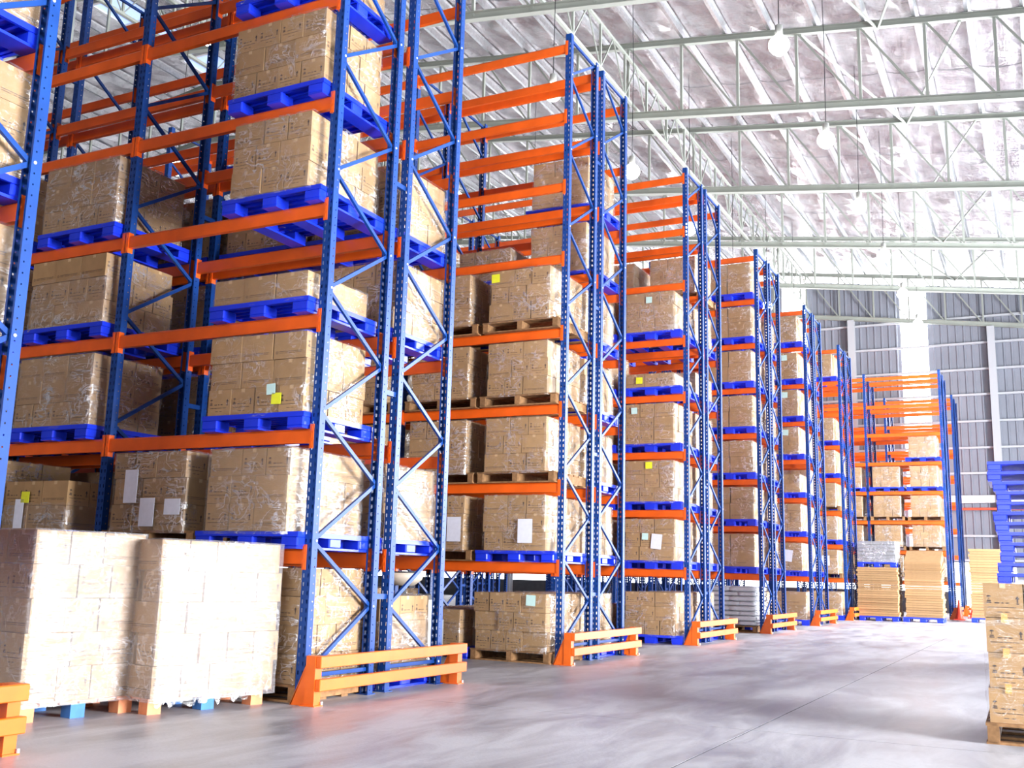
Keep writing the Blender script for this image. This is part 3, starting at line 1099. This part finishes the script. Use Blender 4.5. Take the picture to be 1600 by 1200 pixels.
for lv in (0, 1, 2, 3, 5):
    slot(3, 'b', 0, 0, lv, 'blue', 'CDC', 'S', 'film_heavy')
slot(3, 'b', 0, 0, 4, 'blue', 'CD', 'S', 'film_heavy')
slot(3, 'b', 0, 0, 6, 'wood', 'CDC', 'S', 'film_heavy')
slot(3, 'b', 0, 1, 6, 'wood', 'DCD', 'S', 'film_heavy')
slot(3, 'b', 0, 1, 5, 'blue', 'DCD', 'S', 'film_medium')
# fourth row
for lv in range(1, 8):
    slot(4, 'f', 0, 0, lv, 'blue', 'QQ', 'G', 'film_medium')
    if lv < 7:
        slot(4, 'b', 0, 0, lv, 'blue', 'QQ', 'G', 'film_heavy')
slot(4, 'b', 0, 0, 0, 'blue', 'CDC', 'S', 'film_heavy')
for lv in (6, 7):
    slot(4, 'f', 0, 1, lv, 'blue', 'QQ', 'G', 'film_medium')
# fifth row
slot(5, 'f', 0, 0, 0, 'blue', 'QQ', 'G', 'film_medium')
for lv in range(1, 8):
    nts = [Gn(.12, .60, .16)] if lv in (4, 5, 6) else ([Pp(.1, .4, .24, .32, 'front', .12)] if lv == 1 else ())
    slot(5, 'f', 0, 0, lv, 'blue', 'DC' if lv == 3 else 'DCD', 'S', 'film_medium', nts)
    if lv < 7:
        slot(5, 'b', 0, 0, lv, 'blue', 'CDC', 'S', 'film_heavy')
# sixth row
slot(6, 'f', 0, 0, 0, 'blue', 'QQ', 'G', 'film_medium')
for lv in (1, 2, 3, 4, 5, 7):
    slot(6, 'f', 0, 0, lv, 'blue' if lv not in (3, 1) else 'wood', 'DCD', 'S', 'film_medium', [Pp(.1, .4, .24, .32)] if lv == 1 else ())
for lv in (1, 2, 3, 4):
    slot(6, 'b', 0, 0, lv, 'blue', 'CDC', 'S', 'film_medium')
# seventh row, standing further out into the aisle
for lv in (1, 2, 3, 4):
    for ps in (0, 1):
        slot(7, 'f', 0, ps, lv, 'wood' if lv < 4 else 'blue', 'DCD' if (lv + ps) % 2 else 'CDC', 'S', 'film_medium', [Gn(-.2, .62, .14)] if lv == 1 else ())
    slot(7, 'f', 1, 0, lv, 'wood' if lv < 4 else 'blue', 'DCD', 'S', 'film_medium')
    slot(7, 'b', 0, 0, lv, 'wood', 'CDC', 'S', 'film_medium')
slot(7, 'f', 0, 0, 5, 'blue', 'DCD', 'S', 'film_heavy')

# sacks on the fourth row's ground place
sx0, sy0 = ROW_XE[4] - 0.70, ROW_Y[4] + 0.46
pallet('wood', (sx0, sy0, 0), 'brown wooden pallet under the pile of white sacks, fourth row', 0, parts=True)
sk = bmesh.new()
bmesh.ops.create_cube(sk, size=1.0)
bmesh.ops.subdivide_edges(sk, edges=list(sk.edges), cuts=4, use_grid_fill=True)
for v in sk.verts:
    x, y, z = v.co
    pinch = (1 - (2 * x) ** 10) * (1 - (2 * y) ** 10)
    v.co.z = z * (0.62 + 0.38 * max(0, pinch))
SACK = bpy.data.meshes.new('sack')
sk.to_mesh(SACK)
sk.free()
SACK.materials.append(M['white_sack'])
SACK.polygons.foreach_set('use_smooth', [True] * len(SACK.polygons))
for li in range(8):
    z = PH + 0.058 + li * 0.108
    if li % 2 == 0:
        fp = [(-.4, -.25, 0), (-.0, -.25, 0), (.38, -.25, 0), (-.4, .25, 0), (0, .25, 0), (.38, .25, 0)]
        dims = (.42, .56)
    else:
        fp = [(-.3, -.37, 0), (.29, -.37, 0), (-.3, 0, 0), (.29, 0, 0), (-.3, .37, 0), (.29, .37, 0)]
        dims = (.60, .40)
    for qi, (cx, cy, _) in enumerate(fp):
        front = cy < -.1
        o = obj('sack', SACK, None, (sx0 + cx + RNG.uniform(-.01, .01), sy0 + cy, z), (0, 0, RNG.uniform(-.04, .04)), (dims[0], dims[1], .125))
        tag(o, 'white woven sack, %s layer and %s place of the sack pile in the fourth row' % ((ORD[1:] )[li], ORD[1:][qi]), 'sack', 'white sacks piled on a pallet')

# ------------------------------------------------------------------ loads standing on the floor
def block_pallet(loc, rz, label, w=1.1, d=1.15):
    """local +x is the side seen lit; corner blocks orange, centre block blue"""
    t = thing('block_pallet', label, 'pallet', loc, rz, 'painted block pallets on the floor')
    for k in range(6):
        obj('deck_board', MB().b6(-w / 2, w / 2, -d / 2 + k * d / 6 + .01, -d / 2 + (k + 1) * d / 6 - .01, .105, .128).mesh('deck_board', 'block_orange'), t)
    for x in (-w / 2 + .06, 0, w / 2 - .06):
        for y in (-d / 2 + .07, 0, d / 2 - .07):
            mid = abs(y) < .01
            bm_ = MB().b6(-.06, .06, -.06, .06, .0, .105).mesh('block', 'block_blue' if mid else 'block_orange')
            obj('block', bm_, t, (x, y, 0))
    return t


# bright face runs between two floor points seen in the photograph
def faced(p, q, depth):
    p, q = Vector(p), Vector(q)
    d = (q - p)
    L = d.length
    ang = math.atan2(d.y, d.x) - math.pi / 2
    nrm = Vector((math.cos(ang), math.sin(ang)))
    c = (p + q) / 2 - nrm * depth / 2
    return c, ang


c1, a1 = faced((-6.60, 5.25), (-6.49, 6.11), 1.13)
block_pallet((c1.x, c1.y, 0), a1, 'orange-blocked pallet under the tall white-wrapped load beside the cropped guard', 1.13, .96)
load((c1.x, c1.y, .13), 'BABAB', 'S', 'tall five-layer white-wrapped load on the floor beside the cropped guard', 'film_blown_white', rz=a1, group='wrapped loads standing on the floor')
c2, a2 = faced((-6.27, 6.13), (-6.07, 7.13), 0.95)
block_pallet((c2.x, c2.y, 0), a2, 'orange-blocked pallet with torn film under the white-wrapped load by the first row', 1.0, 1.12)
t2 = load((c2.x, c2.y, .13), 'EFEFE', 'H', 'five-layer white-wrapped load with torn film hem, standing before the first row', 'film_blown_white', rz=a2, group='wrapped loads standing on the floor', turn90=True)
# torn film hem hanging below the second load
rg = random.Random(5)
vs, fs = [], []
n = 26
for i in range(n + 1):
    y = -.52 + 1.04 * i / n
    vs.append((.515 + rg.uniform(-.006, .012), y, 0.0))
    vs.append((.515 + rg.uniform(-.012, .03), y + rg.uniform(-.012, .012), -.03 - .075 * abs(math.sin(i * .9 + .6)) * rg.uniform(.4, 1.0)))
for i in range(n):
    fs.append((2 * i, 2 * i + 2, 2 * i + 3, 2 * i + 1))
obj('film_hem', MB().add(vs, fs).mesh('film_hem', 'film_heavy', smooth=True), t2)

# load by the picture edge on the other side of the aisle
rx, ry = 0.105, 8.78 + 0.50
pallet('wood', (rx, ry, 0), 'reddish wooden pallet under the load across the aisle', 0.02, True, 'pallets on the floor')
t3 = load((rx, ry, PH - .006), 'AAAA', 'R', 'four-layer carton load across the aisle with amber tape spots', 'film_thin', rz=0.015, group='wrapped loads standing on the floor', jitter=.5)
for zi in (1, 2, 3):
    for xi in range(4):
        tm = MB().b6(-.022, .022, -.001, .001, -.038, .03).mesh('tape_spot', 'amber_tape')
        obj('tape_spot', tm, t3, (-.43 + xi * .285, -.485, zi * .258), (0, .05, 0))
vs, fs = [], []
for i in range(13):
    x = -.60 + 1.2 * i / 12
    vs += [(x, -.498, .70 + .02 * math.sin(i * .6) + .03 * i / 12), (x, -.500, .735 + .02 * math.sin(i * .6 + .4) + .03 * i / 12)]
for i in range(12):
    fs.append((2 * i, 2 * i + 2, 2 * i + 3, 2 * i + 1))
obj('film_band', MB().add(vs, fs).mesh('film_band', 'film_heavy', smooth=True), t3)

# stack of empty blue pallets
STK = ['lowest on the floor'] + ['%s from the floor' % w for w in 'second third fourth fifth sixth seventh eighth ninth tenth'.split()] + ['%s from the top' % w for w in 'tenth ninth eighth seventh sixth fifth fourth third second'.split()] + ['topmost']
for k in range(20):
    ox = 0.03 * math.sin(k * 1.3) - (0.05 if k > 17 else 0) + 0.0025 * (20 - k)
    pallet('blue', (-0.07 + ox, 17.6 + RNG.uniform(-.02, .02), k * .1505), 'empty blue plastic pallet, %s in the tall aisle stack' % STK[k], RNG.uniform(-.03, .03), True, 'stack of empty blue pallets')

# flat cardboard stacks at the far end
def sheet_stack(x0, x1, y0, y1, z0, z1, n, label, fan=False):
    t = thing('cardboard_stack', label, 'cardboard stack', ((x0 + x1) / 2, (y0 + y1) / 2, z0), 0, 'stacks of flat cartons')
    w, d = x1 - x0, y1 - y0
    th = (z1 - z0) / n
    sm_ = MB().b6(-w / 2, w / 2, -d / 2, d / 2, .002, th - .003).mesh('cardboard_bundle', 'kraft')
    for k in range(n):
        o = obj('cardboard_bundle', sm_, t, (RNG.uniform(-.025, .025), RNG.uniform(-.025, .025), k * th), (0, 0, RNG.uniform(-.015, .015)))
        if fan and k > n * .62:
            f = (k - n * .62) / (n * .38)
            o.rotation_euler = (0.42 * f, 0, 0)
            o.location.z += 0.16 * f
    return t


for k, (px, py) in enumerate(((-4.93, 36.0), (-3.62, 36.25))):
    pallet('blue', (px, py, 0), ['blue pallet under the taller flat cardboard stack near the sixth row', 'blue pallet under the fanned flat cardboard stack in the far aisle'][k], 0, True, 'pallets on the floor')
sheet_stack(-5.55, -4.31, 35.45, 36.55, .152, 1.70, 22, 'square stack of flat cartons carrying a grey wrapped pallet')
pallet('blue', (-4.93, 36.0, 1.705), 'blue pallet on top of the square flat carton stack', 0, True, 'pallets on the floor')
gt = thing('wrapped_bundle', 'grey film-wrapped bundle on the blue pallet above flat cartons', 'wrapped bundle', (-4.93, 36.0, 1.858))
gm = MB()
for k in range(6):
    gm = MB().b6(-.60 + .01 * (k % 2), .60 - .008 * (k % 3), -.5, .5, k * .113, k * .113 + .111)
    obj('bundle_layer', gm.mesh('bundle_layer', 'grey_wrap', bevel=.012), gt)
obj('stretch_film', film_mesh(1.21, 1.02, .68, 'film_heavy', 1), gt)
sheet_stack(-4.13, -3.03, 35.75, 36.8, .152, 1.95, 24, 'flat carton stack with fanned tilting top sheets', True)
pallet('blue', (-1.75, 38.4, 0), 'blue pallet under the tall plain stack beyond the empty pallets', 0, True, 'pallets on the floor')
sheet_stack(-2.33, -1.2, 37.9, 38.9, .152, 2.40, 26, 'tall plain flat carton stack beyond the empty blue pallets')

# traffic cones
CONE = MB().lathe([(0.15, 0.03), (0.145, 0.035), (0.095, 0.26), (0.03, 0.66), (0.022, 0.70), (0.0, 0.70)], 16).mesh('cone_body', 'cone_red', smooth=True)
CBASE = MB().b6(-.19, .19, -.19, .19, 0, .035).mesh('cone_base', 'cone_red', bevel=.01)
CBAND = MB().lathe([(0.112, 0.22), (0.076, 0.40)], 16).mesh('cone_band', 'white_band', smooth=True)
for k, (x, y, l) in enumerate(((-2.86, 40.0, 'red traffic cone by the end of the seventh row'), (-2.55, 42.6, 'red traffic cone standing behind the other cone'))):
    t = thing('traffic_cone', l, 'traffic cone', (x, y, 0), .3 * k, 'red traffic cones')
    obj('cone_body', CONE, t)
    obj('cone_base', CBASE, t)

# reach truck parked between the first and second rows
t = thing('reach_truck', 'dark grey reach truck with cream seat parked behind the first row', 'reach truck', (-7.25, 10.75, 0), 0)
obj('chassis', MB().b6(-.95, .62, -.42, .42, .10, .62).mesh('chassis', 'truck_grey', bevel=.04), t)
obj('battery_cover', MB().b6(-.9, -.1, -.40, .40, .62, .86).mesh('battery_cover', 'truck_grey', bevel=.03), t)
obj('side_panel', MB().b6(.62, .66, -.40, .10, .12, .82).mesh('side_panel', 'white_band', bevel=.01), t)
for wx in (-.7, .4):
    obj('wheel', MB().tube((wx, -.44, .15), (wx, .44, .15), .15, seg=18).mesh('wheel', 'dark_rubber'), t)
seat = obj('seat', MB().lathe([(0.0, .98), (.14, .98), (.23, 1.05), (.26, 1.13), (.235, 1.13), (.12, 1.06), (0, 1.05)], 20).mesh('seat', 'cream', smooth=True), t, (.28, -.05, 0))
obj('seat_cushion', MB().lathe([(.0, 1.10), (.20, 1.12), (.22, 1.14), (.0, 1.15)], 20).mesh('seat_cushion', 'dark_rubber', smooth=True), seat)
obj('seat_post', MB().tube((.28, -.05, .60), (.28, -.05, .99), .05, seg=12).mesh('seat_post', 'dark_rubber'), t)
cc = obj('control_column', MB().bar((.50, .10, .55), (.46, .10, .88), .22, .14).mesh('control_column', 'dark_rubber', bevel=.02), t)
obj('gauge', MB().tube((.46, .0, .70), (.46, -.03, .70), .06, seg=14).mesh('gauge', 'lamp_grey'), cc)
for y in (-.36, .36):
    obj('mast_channel', MB().b6(-1.1, -.98, y - .04, y + .04, .05, 1.16).mesh('mast_channel', 'dark_rubber'), t)

# ------------------------------------------------------------------ hanging lamps
BULB = MB().lathe([(0.0, -0.20), (0.07, -0.19), (0.14, -0.14), (0.19, -0.06), (0.20, 0.0), (0.185, 0.07), (0.14, 0.14), (0.075, 0.19), (0.06, 0.22)], 20).mesh('lamp_globe', 'lamp_glow', smooth=True)
SOCK = MB().lathe([(0.075, 0.205), (0.075, 0.40), (0.03, 0.43), (0.0, 0.43)], 16).mesh('lamp_housing', 'lamp_grey', smooth=True)
li = 0
for lx in (-4.0, -8.8, -13.9, -19.5):
    for k in range(6):
        ly = 18.5 + 4.78 * k if lx > -9 else 13.6 + 4.78 * k
        if lx < -9 and k > 3:
            continue
        li += 1
        colname = {-4.0: 'over the aisle', -8.8: 'over the rack ends', -13.9: 'over the middle bays', -19.5: 'over the far bays'}[lx]
        t = thing('hanging_lamp', 'glowing round hanging lamp %s, %s from the camera' % (colname, ORD[1:][k]), 'lamp', (lx, ly, 11.30), 0, 'hanging hall lamps')
        obj('lamp_globe', BULB, t)
        obj('lamp_housing', SOCK, t)
        zt_ = roofz(lx, ZFOIL) - .02 - 11.3
        obj('lamp_cord', MB().tube((0, 0, .42), (0.02, 0, .42 + (zt_ - .42) / 2), .009, seg=6).tube((0.02, 0, .42 + (zt_ - .42) / 2), (0, 0, zt_), .009, seg=6).mesh('lamp_cord', 'dark_rubber'), t)
